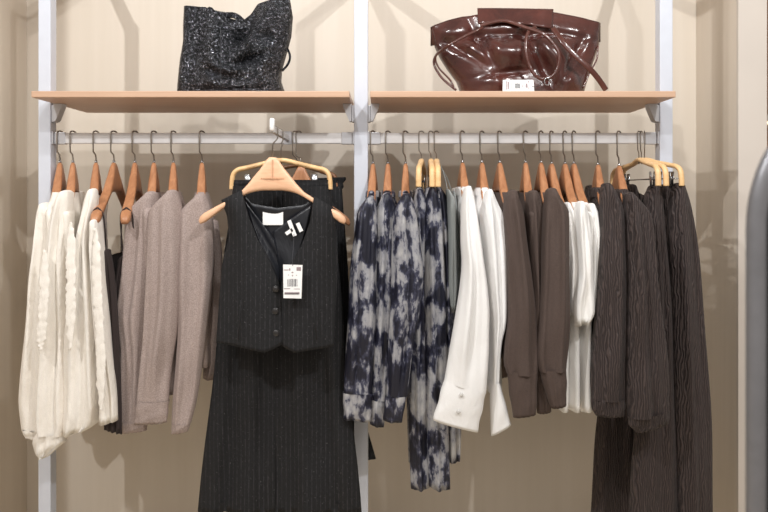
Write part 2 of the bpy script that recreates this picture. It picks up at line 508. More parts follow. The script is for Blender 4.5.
def clip_hanger(X, d, c, zn, label, woodmat, half=.15, hookpts=None, group='clip hangers'):
    n = Vector((-d.y, d.x, 0))
    t = thing('clip_hanger', label, 'hanger', c, group)
    prof = [(half + .012, -.085), (half + .011, -.06), (half + .006, -.038), (half - .008, -.026), (half - .03, -.021), (.06, -.010), (.02, 0), (0, .002)]
    prof = prof + [(-x, z) for x, z in prof[-2::-1]]
    path = smooth_path([c + d * x + Vector((0, 0, z)) for x, z in prof], 5)
    bm = nb(); sweep(bm, path, .0088, .0074, seg=12, up=n); link('bent_bar', bm, woodmat, t)
    bm = nb(); sweep(bm, hookpts, .0017, seg=8); link('hook', bm, M['steel'], t, label='steel hook')
    bm = nb(); sweep(bm, [c + d * (half + .01) + Vector((0, 0, -.062)), c - d * (half + .01) + Vector((0, 0, -.062))], .0016, seg=8)
    link('cross_wire', bm, M['clip'], t)
    for s in (1, -1):
        q = c + d * s * (half - .035)
        bm = nb()
        sweep(bm, [q + n * .007 + Vector((0, 0, -.040)), q + n * .005 + Vector((0, 0, -.062)), q + n * .004 + Vector((0, 0, -.088))], .0085, .0022, seg=10, up=d)
        sweep(bm, [q - n * .007 + Vector((0, 0, -.040)), q - n * .005 + Vector((0, 0, -.062)), q - n * .004 + Vector((0, 0, -.088))], .0085, .0022, seg=10, up=d)
        sweep(bm, [q - d * .006 + Vector((0, 0, -.062)), q + d * .006 + Vector((0, 0, -.062))], .0045, seg=10)
        link('clip', bm, M['clip'], t)
    return t

# ------------------------------------------------------------------ garments hung front to back
def back_copy(o, hk, k=2.0, dz=0.0):
    c = o.copy(); C.objects.link(c)
    c.location = Vector(o.location) - hk['d'] * .205 * k + Vector((0, 0, dz))
    for ch in [x for x in list(bpy.data.objects) if x.parent == o]:
        g = ch.copy(); C.objects.link(g); g.parent = c
    return c

def garment(kind, label, cat, hk, m, rows, bodyrows, dY=0.0, dep=.035, folds=3, amp=.006, seed=1, group=None, cuff=None, cuff_mat=None, buttons=(), cdep=None, drift=1.0, dt=.75, puff=False):
    amp *= 1.6; dep *= 1.3
    t = thing(kind, label, cat, hk['c'], group)
    bm = nb(); body(bm, hk, bodyrows, seed=seed + 50); link('body', bm, m, t)
    Y = hk['tip'].y + dY
    bm = nb(); drape(bm, rows, Y, dep, folds, amp, seed, dep_top=dep * dt, drift=drift, hem=not cuff, calm=(.25 if puff else .8) if cuff else 0, flat=.28 if puff else .45)
    s = link('sleeve', bm, m, t)
    if cuff:
        bm = nb(); drape(bm, cuff[0], Y, dep * (.66 if puff else .58), cuff[1], cuff[2], seed + 9, dome=False, ramp_in=0, step=3, flat=.4)
        cf = link('cuff', bm, cuff_mat or m, s)
        for bi, (bx, by) in enumerate(buttons):
            p = P(bx, by, Y - dep * (.575, .49)[bi] - .003)
            bm = nb(); disc(bm, p, .0055, .003)
            link('button', bm, M['pearl'], t, label='small pearly button')
    back_copy(s, hk)
    return t

def disc(bm, p, r, h, axis=(0, -1, 0), seg=16):
    ax = Vector(axis)
    sweep(bm, [p - ax * h, p + ax * h * .2, p + ax * h * .6], [r, r, r * .8], seg=seg, up=(0, 0, 1))

def std_body(hem, L=.205, b=.03, wide=.0, shift=0.0, a_hem=None, open=.094):
    ah = a_hem or L; rows = []
    n = 6
    for i in range(n):
        x = open + (.205 - open) * i / (n - 1)
        for (x0, z0), (x1, z1) in zip(TOP, TOP[1:]):
            if x0 <= x <= x1: z = z0 + (z1 - z0) * (x - x0) / (x1 - x0)
        xx = x * L / .205 + .014 * (i / (n - 1))
        rows.append((z + .003, xx, xx, max(.0185, b * (.68 + .32 * i / (n - 1))), 0))
    return rows + [(-.25, L + .004, L + .004, b, shift * .3), (-.4, L - .02, L - .02, b + wide * .5, shift * .6), (hem, ah - .02, ah - .02, b + wide, shift)]

def collar(t, hk, m, r=.05, h=.03, drop=-.112, lean=.9):
    r = .082; h *= 1.1
    bm = nb(); rings = []
    for i, (dz, k) in enumerate(((0, 1.0), (h * .6, .95), (h, .98), (h * .8, 1.12), (h * .15, 1.2))):
        ring = []
        for j in range(32):
            a = 2 * PI * j / 32
            p = hk['c'] + hk['d'] * (r * k * math.cos(a)) + hk['n'] * (r * .25 * k * math.sin(a)) + Vector((0, 0, drop + dz - .012 * math.cos(a) * (0)))
            ring.append(bm.verts.new(p))
        rings.append(ring)
    skin(bm, rings); link('collar', bm, m, t)

# --- left rail: cream blouses
hk = hanger(60, 50, 'wooden hanger of the leftmost cream blouse, nearest the left post', k=.93)
def frill(t, pts, w, m, seed=0):
    """gathered frill: a zigzag strip running down a line of points"""
    rnd = random.Random(seed); path = smooth_path(pts, 16); bm = nb(); rings = []
    for i, p in enumerate(path):
        ph = i * 1.5 + rnd.uniform(-.9, .9); w1 = w * rnd.uniform(.8, 1.1) * min(1, .25 + i / 14, .25 + (len(path) - 1 - i) / 14); sh = rnd.uniform(-.002, .002); am = rnd.uniform(.3, 1.0); ring = []
        for k in range(11):
            q = k / 10 - .5
            ring.append(bm.verts.new(p + Vector((q * w1 + sh, -.003 - .0022 * am * math.sin(ph + 2 * q * am) * (.3 + abs(q)) + .004 * q * q * 4 * .5, .002 * am * math.sin(ph * .7 + 7 * q)))))
        rings.append(ring)
    for A, B in zip(rings, rings[1:]):
        for k in range(10): bm.faces.new((A[k], A[k + 1], B[k + 1], B[k]))
    o = link('frill', bm, m, t)
    md = o.modifiers.new('thickness', 'SOLIDIFY'); md.thickness = .002

def puff_cuff(rows): return (rows, 6, .006)
G = 'cream frilled blouses'
yt = -.055
t1 = garment('blouse', 'leftmost cream blouse, half hidden behind the next one', 'blouse', hk, M['cream'],
    [(41, 206, 50, 204), (38, 218, 53, 216), (37, 240, 56, 240), (31, 280, 58, 280), (26, 330, 58, 330), (21, 385, 56, 385), (20, 400, 54, 400), (22, 428, 52, 430)],
    std_body(-.72, b=.026), .03, .033, 3, .006, 1, G, cuff=([(22, 428, 50, 430), (26, 437, 46, 439)], 5, .004))
frill(t1, [P(45, 250, -.095), P(44, 290, -.098), P(42, 330, -.098), P(40, 350, -.096)], .03, M['cream'], 3)
hk = hanger(73, 66, 'wooden hanger of the middle cream blouse', k=.92)
t2 = garment('blouse', 'middle cream blouse with a gathered cuff hanging lowest of the three', 'blouse', hk, M['cream'],
    [(60, 195, 71, 192), (55, 206, 72, 203), (51, 230, 68, 228), (47, 255, 68, 255), (45, 300, 69, 300), (42, 350, 69, 350), (38, 390, 68, 390), (36, 420, 68, 420), (38, 432, 66, 434)],
    std_body(-.74, b=.026), .0, .036, 3, .008, 2, G, cuff=([(38, 431, 66, 433), (33, 443, 66, 440), (36, 453, 60, 446), (40, 458, 50, 455)], 6, .006), puff=True)
frill(t2, [P(71, 222, -.088), P(71, 260, -.095), P(71, 300, -.1), P(70, 350, -.1)], .03, M['cream'], 4)
hk = hanger(96, 90, 'wooden hanger of the cream blouse nearest the dark camisoles', k=.92)
t3 = garment('blouse', 'rightmost cream blouse with a frill down its front', 'blouse', hk, M['cream'],
    [(88, 192, 97, 190), (85, 200, 98, 199), (81, 222, 95, 222), (77, 243, 94, 243), (73, 270, 97, 270), (68, 310, 101, 310), (64, 350, 103, 350), (61, 400, 105, 400), (60, 425, 100, 420), (63, 434, 90, 428)],
    std_body(-.72, L=.185, b=.026, wide=.028, open=.11), -.0, .045, 4, .008, 3, G, dt=.35)
frill(t3, [P(96, 228, -.104), P(97, 270, -.110), P(99, 320, -.113), P(101, 365, -.114), P(101, 410, -.112)], .027, M['cream'], 5)
bm = nb(); drape(bm, [(92, 222, 100, 220), (92, 245, 103, 245), (94, 300, 108, 300), (98, 360, 113, 360), (100, 400, 117, 398), (99, 425, 118, 420)], -.07, .035, 3, .007, 8); link('front_panel', bm, M['cream'], t3)

# --- dark camisoles
for hx, tx, lab, hl, rows in (
    (114, 95, 'dark brown pleated camisole hanging behind the rightmost cream blouse', 'bare-ended wooden hanger with a dark strap, right of the cream blouses',
     [(102, 254, 110, 250), (101, 270, 113, 266), (102, 320, 118, 320), (104, 380, 121, 380), (104, 428, 122, 434)]),
    (135, 125, 'dark camisole on thin straps tucked against the leftmost taupe cardigan', 'bare-ended wooden hanger just left of the taupe cardigans',
     [(119, 260, 126, 256), (116, 280, 124, 278), (114, 320, 121, 320), (116, 380, 121, 380), (118, 420, 122, 425)])):
    hk = hanger(hx, tx, hl, k=1.13)
    t = thing('camisole', lab, 'top', hk['c'], 'dark camisoles')
    Y = hk['tip'].y + (.03 if hx < 120 else .075)
    bm = nb(); drape(bm, rows, Y, .02, 9, .006, int(hx)); link('front_panel', bm, M['choc'], t)
    bm = nb(); body(bm, hk, [(-.30, .11, .11, .010, 0), (-.36, .15, .15, .014, -.006), (-.6, .16, .16, .016 if hx < 120 else .010, -.012), (-.78, .16, .16, .018 if hx < 120 else .010, -.016)], folds=16, amp=.003, seed=int(hx)); link('body', bm, M['choc'], t)
    for s in (1, -1):
        tip = hk['c'] + hk['d'] * (.205 * s) + Vector((0, 0, -.145)); low = hk['c'] + hk['d'] * (.15 * s) + Vector((0, 0, -.34))
        for q in (.016, -.016):
            bm = nb(); sweep(bm, smooth_path([tip + Vector((0, 0, .003)), tip + hk['n'] * q + Vector((0, 0, -.02)), (tip + low) / 2 + hk['n'] * q, low + hk['n'] * q * .6], 5), .0022, seg=8)
            link('strap', bm, M['choc'], t)

# --- taupe cardigans
G = 'taupe knitted cardigans'
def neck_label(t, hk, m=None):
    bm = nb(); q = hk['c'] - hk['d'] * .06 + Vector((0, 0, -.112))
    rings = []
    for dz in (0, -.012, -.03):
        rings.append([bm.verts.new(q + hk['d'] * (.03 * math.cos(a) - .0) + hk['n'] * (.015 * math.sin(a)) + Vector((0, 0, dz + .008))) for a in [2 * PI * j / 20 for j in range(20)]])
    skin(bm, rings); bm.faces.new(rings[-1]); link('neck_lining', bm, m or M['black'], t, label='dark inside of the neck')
ribs = lambda a, b: ([a, b], 14, .0025)
hk = hanger(154, 148, 'wooden hanger of the leftmost taupe cardigan', k=.93)
t = garment('cardigan', 'leftmost taupe cardigan with its elbow jutting out to the left', 'cardigan', hk, M['taupe'],
    [(145, 195, 157, 194), (134, 205, 158, 202), (128, 214, 159, 213), (126, 235, 158, 235), (124, 262, 156, 262), (119, 298, 154, 298), (115.5, 316, 153, 316), (119, 330, 151, 330), (122, 350, 150, 350), (121, 400, 148, 400), (121, 422, 147, 421)],
    std_body(-.70, b=.026), .03, .033, 3, .006, 11, G, cuff=ribs((121, 421, 147, 420), (121, 433, 147, 430)))
neck_label(t, hk)
hk = hanger(173.5, 171, 'wooden hanger of the middle taupe cardigan')
t = garment('cardigan', 'middle taupe cardigan with a long straight ribbed sleeve end', 'cardigan', hk, M['taupe'],
    [(167, 193, 177, 192), (156, 203, 180, 200), (150, 211, 182, 210), (148, 235, 183, 235), (147, 280, 182, 280), (144, 330, 177, 330), (140, 370, 171, 370), (137, 400, 169, 400)],
    std_body(-.70, b=.026), -.005, .035, 3, .006, 12, G, cuff=ribs((137, 400, 169, 400), (135, 424, 167, 422)))
neck_label(t, hk)
hk = hanger(202, 200, 'wooden hanger of the taupe cardigan beside the black waistcoat')
t = garment('cardigan', 'rightmost taupe cardigan, partly behind the tip of the waistcoat hanger', 'cardigan', hk, M['taupe'],
    [(195, 197, 206, 196), (186, 205, 209, 203), (179, 214, 212, 213), (178, 240, 214, 240), (177, 280, 213, 280), (178, 320, 208, 320), (176, 360, 203, 360), (173, 400, 197, 400), (172, 424, 191, 423)],
    [(d, a, b2, c, s) for d, a, b2, c, s in std_body(-.62, b=.032, shift=.012)], .01, .03, 3, .005, 13, G, cuff=ribs((172, 423, 191, 422), (171.5, 434, 188, 431)))
neck_label(t, hk)
bm = nb(); drape(bm, [(209, 222, 218, 222), (209, 260, 222, 258), (207, 320, 221, 320), (204, 360, 219, 360), (203, 378, 213, 380)], .03, .02, 2, .004, 19); link('front_panel', bm, M['taupe'], t)

# --- right rail: tie-dye shirts
G = 'tie-dye satin shirts'
for i, (hx, tx, lab, hl, rows, cf, dY) in enumerate((
    (373, 369, 'leftmost tie-dye satin shirt, beside the middle white post', 'wooden hanger of the leftmost tie-dye shirt',
     [(366, 199, 374, 197), (360, 206, 376, 203), (357, 214, 377, 211), (354, 235, 378, 235), (350, 270, 377, 270), (348, 310, 376, 310), (345, 360, 374, 360), (344, 392, 372, 393)],
     [(342.5, 392, 373, 393), (344, 419, 371, 421)], 0),
    (388, 386, 'middle tie-dye satin shirt, sandwiched between two others', 'wooden hanger of the middle tie-dye shirt',
     [(382, 196, 391, 194), (378, 205, 394, 202), (375, 213, 397, 210), (374, 240, 397, 240), (372, 300, 395, 300), (371, 350, 391, 350), (370, 398, 388, 400)],
     [(369, 398, 388, 400), (370, 424, 384, 427)], .012),
    (405.6, 405, 'rightmost tie-dye satin shirt, beside the tie-dye trousers', 'wooden hanger of the rightmost tie-dye shirt',
     [(401, 197, 411, 195), (396, 206, 414, 203), (393.5, 213, 416, 211), (392, 240, 420, 240), (391, 275, 423, 275), (390, 310, 420, 310), (388, 350, 413, 350), (386, 396, 407, 395)],
     [(385, 396, 407, 395), (383, 420, 402, 422)], -.015))):
    hk = hanger(hx, tx, hl, ny=163.5, k=.92 if i == 1 else .97)
    t = garment('shirt', lab, 'shirt', hk, M['dye'], rows, std_body(-.70, b=.022), dY, .032, 3, .006, 21 + i, G, cuff=(cf, 3, .004))
    collar(t, hk, M['dye'], .045, .022)

def trousers(kind, label, cat, m, rows, Y, dep, folds, amp, seed, group, base, waist=True, back=True, shift=.2, xshift=0.0):
    t = thing(kind, label, cat, base, group)
    bm = nb(); drape(bm, rows, Y, dep, folds, amp, seed, dep_top=dep * .75); l = link('leg', bm, m, t)
    if back:
        c = l.copy(); C.objects.link(c); c.location = Vector((xshift, shift, 0))
    if waist:
        r = rows[0]
        a, b2 = P(r[0] + .5, r[1], Y), P(r[2] - .5, r[3], Y)
        bm = nb(); w = .5 * (b2.x - a.x)
        cx, z = (a.x + b2.x) / 2, max(a.z, b2.z)
        rings = []
        for dz, k in ((.0, .5), (.001, .8), (-.004, 1.0), (-.03, 1.3)):
            rings.append([bm.verts.new((cx + w * k * math.copysign(abs(math.cos(q)) ** .6, math.cos(q)) + xshift * (.5 + .5 * math.sin(q)), Y + shift / 2 + (shift / 2 + dep * .7) * math.copysign(abs(math.sin(q)) ** .7, math.sin(q)), z + dz - .07 * (1 - math.sin(q) ** 2))) for q in [2 * PI * j / 40 for j in range(40)]])
        skin(bm, rings); bm.faces.new(rings[0]); link('waistband', bm, m, t)
    return t

# --- tie-dye trousers on clip hangers (seen end on)
G = 'tie-dye satin trousers'
for i, (hx, ex, lab, hl, rows, Y, mm, kind, cat) in enumerate((
    (421.5, 418.5, 'leftmost tie-dye trousers, beside the tie-dye shirts', 'pale clip hanger seen end on, nearest the tie-dye shirts',
     [(416, 190, 423, 190), (413, 205, 428, 205), (411, 250, 430, 250), (409, 300, 430, 300), (408, 400, 429, 400), (409, 440, 429, 440), (411, 488, 431, 486)], .035, M['dye'], 'trousers', 'trousers'),
    (431, 432, 'middle tie-dye trousers of the three hung end on', 'middle pale clip hanger seen end on above the tie-dye trousers',
     [(429, 188, 435, 188), (425, 205, 441, 205), (423, 250, 444, 250), (423, 300, 446, 300), (425, 400, 448, 400), (427, 440, 449, 440), (429, 486, 450, 488)], .02, M['dye'], 'trousers', 'trousers'),
    (436.6, 438, 'rightmost tie-dye trousers, beside the grey satin piece', 'right pale clip hanger seen end on above the tie-dye trousers',
     [(436, 188, 441, 188), (436, 200, 448, 200), (438, 250, 451, 250), (440, 300, 453, 300), (442, 400, 458, 400), (444, 430, 461, 430), (446, 460, 460, 460)], .05, M['dye'], 'trousers', 'trousers'))):
    X, d, n = frame(hx, ex, .165, -.01)
    zn = H + .112
    c = Vector((X, YR, zn))
    clip_hanger(X, d, c, zn, hl, M['clipwood'], .15, hook_path(X, zn, d))
    trousers('trousers', lab, cat, mm, rows, Y, .045, 3, .007, 31 + i, G, c, shift=.2)
t = thing('slip_dress', 'grey satin slip hanging between the tie-dye trousers and the white shirts', 'dress', P(451, 195, .1))
bm = nb(); drape(bm, [(446, 190, 449, 190), (447, 200, 455, 200), (448, 240, 456, 240), (448, 280, 457, 280), (449, 300, 456, 300), (451, 311, 454, 311)], .02, .05, 2, .004, 41); link('front_panel', bm, M['grey'], t)
bm = nb(); drape(bm, [(449, 192, 454, 192), (449, 210, 457, 210), (450, 260, 460, 260), (450, 340, 460, 340)], .15, .09, 3, .005, 42); link('back_panel', bm, M['grey'], t)
bm = nb(); sweep(bm, smooth_path([P(447.5, 191, .02), P(445, 178, .06), P(441, 166, .12)], 6), .0016, seg=8); link('strap', bm, M['grey'], t)
bm = nb(); sweep(bm, smooth_path([P(452, 193, .15), P(447, 178, .15), P(441, 168, .14)], 6), .0016, seg=8); link('strap', bm, M['grey'], t)

# --- white shirts
G = 'white cotton shirts'
hk = hanger(462.5, 470, 'wooden hanger of the white shirt nearest the tie-dye trousers')
t = garment('shirt', 'left white shirt with two pearly buttons on its wide cuff', 'shirt', hk, M['white'],
    [(464, 189, 471, 187), (462, 197, 474, 196), (460.5, 215, 477, 214), (460.5, 240, 481, 239), (462, 262, 484, 262), (460, 285, 487, 285), (455, 315, 489, 315), (450, 345, 489, 347), (446, 372, 487, 384), (444.5, 380, 486, 393)],
    std_body(-.72, b=.028, shift=.03), -.03, .04, 3, .006, 51, G, cuff=([(444, 379, 486, 392), (440, 394, 483, 406), (432.7, 419.5, 477.6, 432)], 1, .002),
    buttons=((461.5, 395), (458.5, 412)), cdep=.0405)
collar(t, hk, M['white'], .05, .03)
hk = hanger(482, 490, 'wooden hanger of the white shirt nearest the brown sweaters')
t = garment('shirt', 'right white shirt with a flared open cuff, beside the brown sweaters', 'shirt', hk, M['white'],
    [(485, 193, 492, 190), (482, 203, 497, 202), (480, 220, 504, 218), (483, 260, 507, 260), (487, 300, 507, 303), (489, 319, 506, 321), (490, 345, 501, 345), (491, 382, 499, 383)],
    std_body(-.70, b=.028, shift=.02), .015, .035, 3, .006, 52, G, cuff=([(490.5, 381, 499.5, 382), (490, 410, 506, 405), (491, 435.5, 511, 424)], 1, .002), cdep=.0355)
collar(t, hk, M['white'], .05, .028)

# --- brown sweaters
G = 'brown knitted sweaters'
for i, (hx, tx, lab, hl, rows, cf, dY) in enumerate((
    (499.7, 512, 'leftmost brown sweater with a full sleeve gathered into a wide ribbed cuff', 'wooden hanger of the leftmost brown sweater',
     [(507, 193, 517, 192), (503.5, 202, 520, 202), (503, 212, 523, 210), (505, 240, 527, 240), (507, 280, 532, 280), (507.5, 317, 536, 317), (504.5, 350, 538, 350), (504, 362, 538, 362), (507, 373, 537, 373)],
     [(507, 370, 537, 370), (509, 390, 537, 390), (513, 417, 536, 414)], -.015),
    (525.6, 532, 'middle brown sweater, squeezed between the other two', 'wooden hanger of the middle brown sweater',
     [(528, 193, 537, 192), (525.5, 202, 541, 202), (525, 212, 544, 211), (526, 240, 545, 240), (528, 280, 544, 280), (530, 340, 545, 340), (532, 372, 549, 372)],
     [(533, 371, 549, 371), (537, 413, 551, 411)], .012),
    (541, 551, 'rightmost brown sweater, beside the white T-shirts', 'wooden hanger of the rightmost brown sweater',
     [(546, 191, 556, 190), (544, 201, 562, 201), (543, 212, 568, 210), (541.5, 240, 569, 238), (540.5, 280, 569, 280), (537, 320, 569.5, 320), (535, 348, 568.5, 348), (536, 362, 567, 360), (539, 371, 566, 369)],
     [(539, 369, 566, 367), (543, 385, 566.5, 384), (551, 408, 566, 405)], -.015))):
    hk = hanger(hx, tx, hl, k=.92 if i == 1 else .98)
    t = garment('sweater', lab, 'sweater', hk, M['brown'], rows, std_body(-.60, b=.024), dY, .036, 3, .006, 61 + i, G, cuff=(cf, 9, .002), puff=True)
    neck_label(t, hk)

# --- white T-shirts
G = 'white T-shirts'
for i, (hx, tx, lab, hl, rows, dY) in enumerate((
    (551.6, 566, 'leftmost white T-shirt, a thin strip beside the brown sweater', 'wooden hanger of the leftmost white T-shirt',
     [(563.5, 205, 569, 203), (565, 215, 573, 213), (567, 240, 577, 239), (568, 270, 579, 270), (568, 314, 579, 316)], .012),
    (565, 579, 'middle white T-shirt with the lowest hanging sleeve', 'wooden hanger of the middle white T-shirt',
     [(576.5, 204, 583, 202), (575, 212, 587, 211), (576, 240, 590, 239), (577, 270, 592, 270), (573, 310, 594, 312), (575, 326, 589, 322)], -.01),
    (574, 590, 'rightmost white T-shirt, beside the dark crinkled jackets', 'wooden hanger of the rightmost white T-shirt',
     [(587, 206, 593, 204), (587, 215, 597, 213), (589, 240, 600, 240), (589, 270, 601.5, 270), (587, 300, 602, 304), (582, 318, 602, 314)], .01))):
    hk = hanger(hx, tx, hl, ny=163.5, k=(.91, .96, .91)[i])
    t = garment('t_shirt', lab, 'T-shirt', hk, M['ivory'], rows, std_body(-.75, b=.021, L=.198, open=.14), dY, .034, 2, .005, 71 + i, G)
    if i == 1:
        bm = nb(); drape(bm, [(568, 300, 588, 300), (568, 350, 591, 350), (567, 390, 589, 388), (567, 403, 586, 413)], .04, .02, 3, .006, 79); link('front_panel', bm, M['ivory'], t)

# --- crinkled jackets
G = 'crinkled dark brown jackets'
hk = hanger(598, 607, 'wooden hanger of the left crinkled jacket', ny=164.5)
t = garment('jacket', 'left dark crinkled jacket with a short elasticated cuff', 'jacket', hk, M['crk'],
    [(603, 185, 609, 184), (601, 191, 614, 190), (600, 200, 618, 198), (600, 214, 624, 211), (599, 250, 625, 250), (597, 300, 626, 300), (593, 340, 626, 340), (590, 380, 626, 382), (591, 398, 625, 399)],
    std_body(-.72, b=.026), -.01, .038, 3, .006, 81, G, cuff=([(592, 397, 625, 398), (591, 404, 625, 406), (595, 415, 624, 416)], 12, .004), puff=True)
collar(t, hk, M['crk'], .055, .034); neck_label(t, hk)
hk = hanger(619, 634, 'wooden hanger of the right crinkled jacket', ny=165.5)
t = garment('jacket', 'right dark crinkled jacket with the longer wider sleeve', 'jacket', hk, M['crk'],
    [(625, 195, 631, 193), (624.5, 201, 637, 199), (624, 208, 642, 204), (624.5, 222, 650, 216), (626, 280, 655, 278), (626, 330, 662, 328), (626, 380, 667, 375), (628, 417, 668, 409)],
    std_body(-.72, b=.026), -.03, .042, 3, .007, 82, G, cuff=([(628, 416, 668, 408), (629, 424, 669, 415), (635, 432, 668, 423)], 14, .004), puff=True)
collar(t, hk, M['crk'], .055, .032)

# --- crinkled trousers on clip hangers
G = 'crinkled dark brown trousers'
for i, (hx, ex, lab, hl, rows, Y, bk) in enumerate((
    (639, 658, 'leftmost wide crinkled trousers, hanging behind the right crinkled jacket', 'light wooden clip hanger of the leftmost crinkled trousers',
     [(650, 187, 658, 187), (645, 198, 661, 198), (646, 240, 664, 240), (648, 300, 669, 300), (640, 400, 673, 400), (631, 470, 677, 470), (627, 548, 680, 548)], .05, -.05),
    (641.5, 666, 'middle crinkled trousers, a narrow strip between two others', 'middle light wooden clip hanger, second from the right end of the rail',
     [(661, 186, 668, 186), (660, 200, 671, 200), (661, 250, 675, 250), (663, 330, 679, 330), (664, 436, 684, 436), (664, 548, 688, 548)], .075, -.05),
    (644.5, 683, 'rightmost wide crinkled trousers at the very end of the rail', 'light wooden clip hanger sticking out furthest right past the post',
     [(674, 185, 682, 185), (670, 197, 687, 197), (669, 219, 692, 219), (670, 262, 698, 262), (672, 330, 703, 330), (675, 436, 710, 436), (679, 512, 712, 512), (680, 548, 714, 548)], .03, -.07))):
    X, d, n = frame(hx, ex, .165, -.01)
    zn = H + .115
    c = Vector((X, YR, zn))
    clip_hanger(X, d, c, zn, hl, M['clipwood'], .15, hook_path(X, zn, d), group='clip hangers')
    trousers('trousers', lab, 'trousers', M['crk'], rows, Y, .05, 3, .008, 91 + i, G, c, shift=.2, xshift=bk)
    if i == 0:
        pass

# ------------------------------------------------------------------ face-out arm and the black suit
AX = -.314
t = thing('face_out_arm', 'short steel display arm with a white end cap, pointing out above the waistcoat', 'display arm', (AX, YR - .006, ZRB))
bm = nb(); box(bm, (AX - .006, -.15, ZRB + .008), (AX + .006, YR - .007, ZRB + .026), 0.002); link('arm', bm, M['rail'], t, False)
bm = nb(); box(bm, (AX - .013, YR - .0115, ZRB - .003), (AX + .013, YR - .0065, ZRT + .003), 0.001)
box(bm, (AX - .013, YR - .0115, ZRT + .001), (AX + .013, YR + .011, ZRT + .0045), 0.001); link('rail_clamp', bm, M['bracket'], t, False)
bm = nb(); sweep(bm, [Vector((AX - .0005, -.152, ZRB + .012)), Vector((AX - .0005, -.152, ZRB + .016)), Vector((AX, -.152, ZRB + .044)), Vector((AX, -.152, ZRB + .047))], [.005, .0072, .0072, .005], seg=14)
link('end_cap', bm, M['white_cap'], t, label='white plastic end cap')
AT = ZRB + .026

DXP = Vector((1, 0, 0))
def arm_hook(Yc, cx, zn, ax=AX, top=AT, s=1):
    r = .0095; pts = [Vector((ax - s * r, Yc, top - .016))]
    for k in range(9):
        a = PI - PI * k / 8
        pts.append(Vector((ax + s * r * math.cos(a), Yc, top - .003 + r * .75 * math.sin(a))))
    pts += [Vector((ax + s * r, Yc, top - .03)), Vector((ax + s * r * .6, Yc, top - .036)), Vector((cx + s * .003, Yc, top - .044)), Vector((cx, Yc, top - .052)), Vector((cx, Yc, zn - .012))]
    return pts

# waistcoat hanger, face on
YV = -.115
c = P(272.5, 157, YV)
t = thing('coat_hanger', 'light wooden hanger facing forward, carrying the black pinstripe waistcoat', 'hanger', c)
bm = nb(); hanger_mesh(bm, c, DXP, Vector((0, -1, 0)), .96); link('shoulder_bar', bm, M['lhanger'], t)
bm = nb(); sweep(bm, arm_hook(YV, c.x, c.z), .0018, seg=8); link('hook', bm, M['steel'], t, label='steel hook')
bm = nb()
for k in range(11):
    p = P(261.5 + k * 2.2, 178.4, YV - .0115); box(bm, p + Vector((-.0022, -.0008, -.0013 - .0006 * (k % 3))), p + Vector((.0022, .0012, .0013)))
link('stamped_mark', bm, M['faint'], t, False, label='faint stamped lettering')
bm = nb(); p = P(272.5, 176, YV - .0105); box(bm, p + Vector((-.0012, -.0006, -.002)), p + Vector((.0012, .0008, .046))); link('hook_slot', bm, M['faint'], t, False)

# waistcoat
def coons(B, T, L, R, nu, nv):
    """patch between four boundary polylines given in picture positions"""
    def samp(pts, t):
        ds = [0]
        for a, b2 in zip(pts, pts[1:]): ds.append(ds[-1] + math.hypot(b2[0] - a[0], b2[1] - a[1]))
        s = t * ds[-1]
        for i in range(len(pts) - 1):
            if s <= ds[i + 1] + 1e-9:
                u = (s - ds[i]) / max(1e-9, ds[i + 1] - ds[i])
                return Vector((pts[i][0] + (pts[i + 1][0] - pts[i][0]) * u, pts[i][1] + (pts[i + 1][1] - pts[i][1]) * u))
        return Vector(pts[-1])
    out = []
    for j in range(nv + 1):
        v = j / nv; row = []
        l, r = samp(L, v), samp(R, v)
        for i in range(nu + 1):
            u = i / nu
            b, tt = samp(B, u), samp(T, u)
            q = b * (1 - v) + tt * v + l * (1 - u) + r * u - (samp(B, 0) * (1 - u) * (1 - v) + samp(B, 1) * u * (1 - v) + samp(T, 0) * (1 - u) * v + samp(T, 1) * u * v)
            row.append(q)
        out.append(row)
    return out

def sheet(bm, grid, fy, thick=.003):
    """front and back skin of a cloth sheet; fy(u, v) gives the distance"""
    nv, nu = len(grid) - 1, len(grid[0]) - 1
    A = [[None] * (nu + 1) for _ in range(nv + 1)]; Bk = [[None] * (nu + 1) for _ in range(nv + 1)]
    for j in range(nv + 1):
        for i in range(nu + 1):
            y = fy(i / nu, j / nv); p = P(grid[j][i][0], grid[j][i][1], y)
            A[j][i] = bm.verts.new(p); Bk[j][i] = bm.verts.new(p + Vector((0, thick, 0)))
    for j in range(nv):
        for i in range(nu):
            bm.faces.new((A[j][i], A[j][i + 1], A[j + 1][i + 1], A[j + 1][i])); bm.faces.new((Bk[j][i], Bk[j + 1][i], Bk[j + 1][i + 1], Bk[j][i + 1]))
    per = [(0, i) for i in range(nu)] + [(j, nu) for j in range(nv)] + [(nv, i) for i in range(nu, 0, -1)] + [(j, 0) for j in range(nv, 0, -1)]
    for k in range(len(per)):
        a, b2 = per[k], per[(k + 1) % len(per)]
        bm.faces.new((A[a[0]][a[1]], A[b2[0]][b2[1]], Bk[b2[0]][b2[1]], Bk[a[0]][a[1]]))

vt = thing('waistcoat', 'black sparkly pinstripe waistcoat facing forward with three buttons', 'waistcoat', P(277, 270, YV))
def fy_front(s):
    def f(u, v):                       # u from the side seam to the front edge
        q = u if s < 0 else 1 - u
        edge = (1 - q) ** 3
        yy = YV - .026 - .016 * math.sin(PI * min(1, q * .9 + .1)) * (1 - .35 * v) + .024 * edge
        yy += .003 * math.sin(7 * q + 3 * v) * (1 - v)
        if v > .93: yy += (v - .93) / .07 * .012
        return yy - .004 * min(1, max(0, (v - .6) / .3))
    return f
